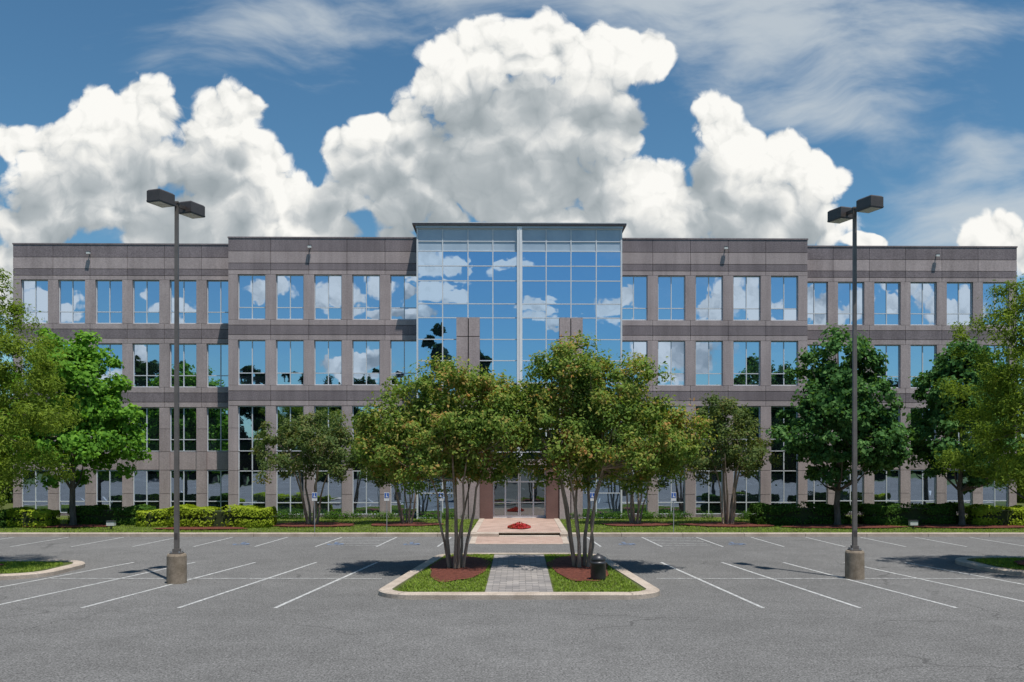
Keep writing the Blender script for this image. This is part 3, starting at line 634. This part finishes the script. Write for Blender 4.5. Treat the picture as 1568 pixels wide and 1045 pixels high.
def cirrus():
    cm=N(nt,'ShaderNodeMapping'); cm.inputs['Rotation'].default_value=(0,0,math.radians(-24)); cm.inputs['Scale'].default_value=(2.0,6.0,1); nt.links.new(warp(P0,3,.14,3),cm.inputs[0])
    cn=N(nt,'ShaderNodeTexNoise',noise_dimensions='2D'); cn.inputs['Scale'].default_value=1.6; cn.inputs['Detail'].default_value=6; cn.inputs['Roughness'].default_value=.58; nt.links.new(cm.outputs[0],cn.inputs['Vector'])
    cmask=None
    for (x,y,rx,ry) in ((420,30,260,85),(1280,20,330,120),(1000,0,200,90),(1330,190,170,80),(1500,240,130,120),(700,-20,260,60),(1480,320,160,60)):
        a,b,c,d=(x-CX)/F,(CY-y)/F,rx/F,ry/F
        m=N(nt,'ShaderNodeVectorMath',operation='MULTIPLY_ADD'); nt.links.new(P0,m.inputs[0]); m.inputs[1].default_value=(1/c,1/d,0); m.inputs[2].default_value=(-a/c,-b/d,0)
        l=N(nt,'ShaderNodeVectorMath',operation='LENGTH'); nt.links.new(m.outputs[0],l.inputs[0])
        cmask=l.outputs['Value'] if cmask is None else math_(nt,'SMOOTH_MIN',cmask,l.outputs['Value'],.3)
    cmv=math_(nt,'SUBTRACT',1.0,cmask); cmv=math_(nt,'MAXIMUM',cmv,-.5)
    ca=math_(nt,'MULTIPLY_ADD',cmv,.26,cn.outputs['Fac'])
    mr2=N(nt,'ShaderNodeMapRange',interpolation_type='SMOOTHSTEP'); nt.links.new(ca,mr2.inputs[0]); mr2.inputs[1].default_value=.46; mr2.inputs[2].default_value=.84; mr2.inputs[4].default_value=.78
    bg2=N(nt,'ShaderNodeBackground'); bg2.inputs[0].default_value=(.60,.65,.68,1)
    m1=N(nt,'ShaderNodeMixShader'); nt.links.new(mr2.outputs[0],m1.inputs[0]); nt.links.new(bg1.outputs[0],m1.inputs[1]); nt.links.new(bg2.outputs[0],m1.inputs[2]); return m1.outputs[0]
CI=cirrus()
def cumulus(name,BL,under):
    gb=grp_base(name,BL)
    P1=warp(P0,11,.036,3); P2=warp(P1,45,.014,3)
    D0=use(gb,P1); D1=use(gb,off(P1,(.018,.066)))
    b0=use(gl_,P2); b1=use(gl_,off(P2,(.007,.013)))
    Hh=math_(nt,'ADD',math_(nt,'SUBTRACT',1.14,D0),b0)
    mr=N(nt,'ShaderNodeMapRange',interpolation_type='SMOOTHSTEP'); nt.links.new(Hh,mr.inputs[0]); mr.inputs[1].default_value=-.08; mr.inputs[2].default_value=.16; alpha=mr.outputs[0]
    gr=math_(nt,'SUBTRACT',D1,D0); gr=math_(nt,'MINIMUM',math_(nt,'MAXIMUM',gr,-.8),.8)
    dep=math_(nt,'MINIMUM',D1,1.5)
    sh=math_(nt,'MULTIPLY_ADD',dep,.50,.06); sh=math_(nt,'MULTIPLY_ADD',gr,.12,sh)
    sm=math_(nt,'SUBTRACT',b0,b1); sm=math_(nt,'MINIMUM',math_(nt,'MAXIMUM',sm,-.4),.35)
    amp=math_(nt,'MULTIPLY_ADD',dep,.75,.12)
    sh=math_(nt,'MULTIPLY_ADD',math_(nt,'MULTIPLY',sm,amp),1.1,sh); sh=math_(nt,'MULTIPLY_ADD',b0,.34,math_(nt,'ADD',sh,.06))
    cr=ramp(nt,[(0.02,(.33,.375,.40)),(0.30,(.46,.50,.52)),(0.52,(.66,.68,.68)),(0.72,(.84,.84,.81)),(0.95,(.97,.96,.92))]); nt.links.new(sh,cr.inputs[0])
    bg3=N(nt,'ShaderNodeBackground'); nt.links.new(cr.outputs[0],bg3.inputs[0])
    m2=N(nt,'ShaderNodeMixShader'); nt.links.new(alpha,m2.inputs[0]); nt.links.new(under,m2.inputs[1]); nt.links.new(bg3.outputs[0],m2.inputs[2]); return m2.outputs[0]
front=cumulus('cloud_front',T_(blobs),CI); rear=cumulus('cloud_rear',T_(bb),CI)
fb=N(nt,'ShaderNodeMixShader'); nt.links.new(back,fb.inputs[0]); nt.links.new(front,fb.inputs[1]); nt.links.new(rear,fb.inputs[2])
inw=math_(nt,'MULTIPLY',math_(nt,'LESS_THAN',math_(nt,'ABSOLUTE',u),.85),math_(nt,'MULTIPLY',math_(nt,'GREATER_THAN',v,-.01),math_(nt,'LESS_THAN',v,.56)))
m4=N(nt,'ShaderNodeMixShader'); nt.links.new(inw,m4.inputs[0]); nt.links.new(CI,m4.inputs[1]); nt.links.new(fb.outputs[0],m4.inputs[2])
nt.links.new(m4.outputs[0],out.inputs[0])
w.cycles.sampling_method='MANUAL'; w.cycles.sample_map_resolution=256
L=bpy.data.lights.new('sun','SUN'); L.energy=5.0; L.angle=math.radians(.5); L.color=(1,.96,.9); lo=link(bpy.data.objects.new('sun',L)); lo.rotation_euler=S.to_track_quat('Z','Y').to_euler(); lo.location=(20,-20,60)
c=bpy.data.cameras.new('camera'); co=link(bpy.data.objects.new('camera',c)); co.location=(0,0,H0); co.rotation_euler=(math.radians(90),0,0)
c.sensor_width=36; c.lens=36*F/1568; c.shift_y=(CY-522.5)/1568; c.shift_x=(784-CX)/1568; c.clip_end=6000; sc.camera=co
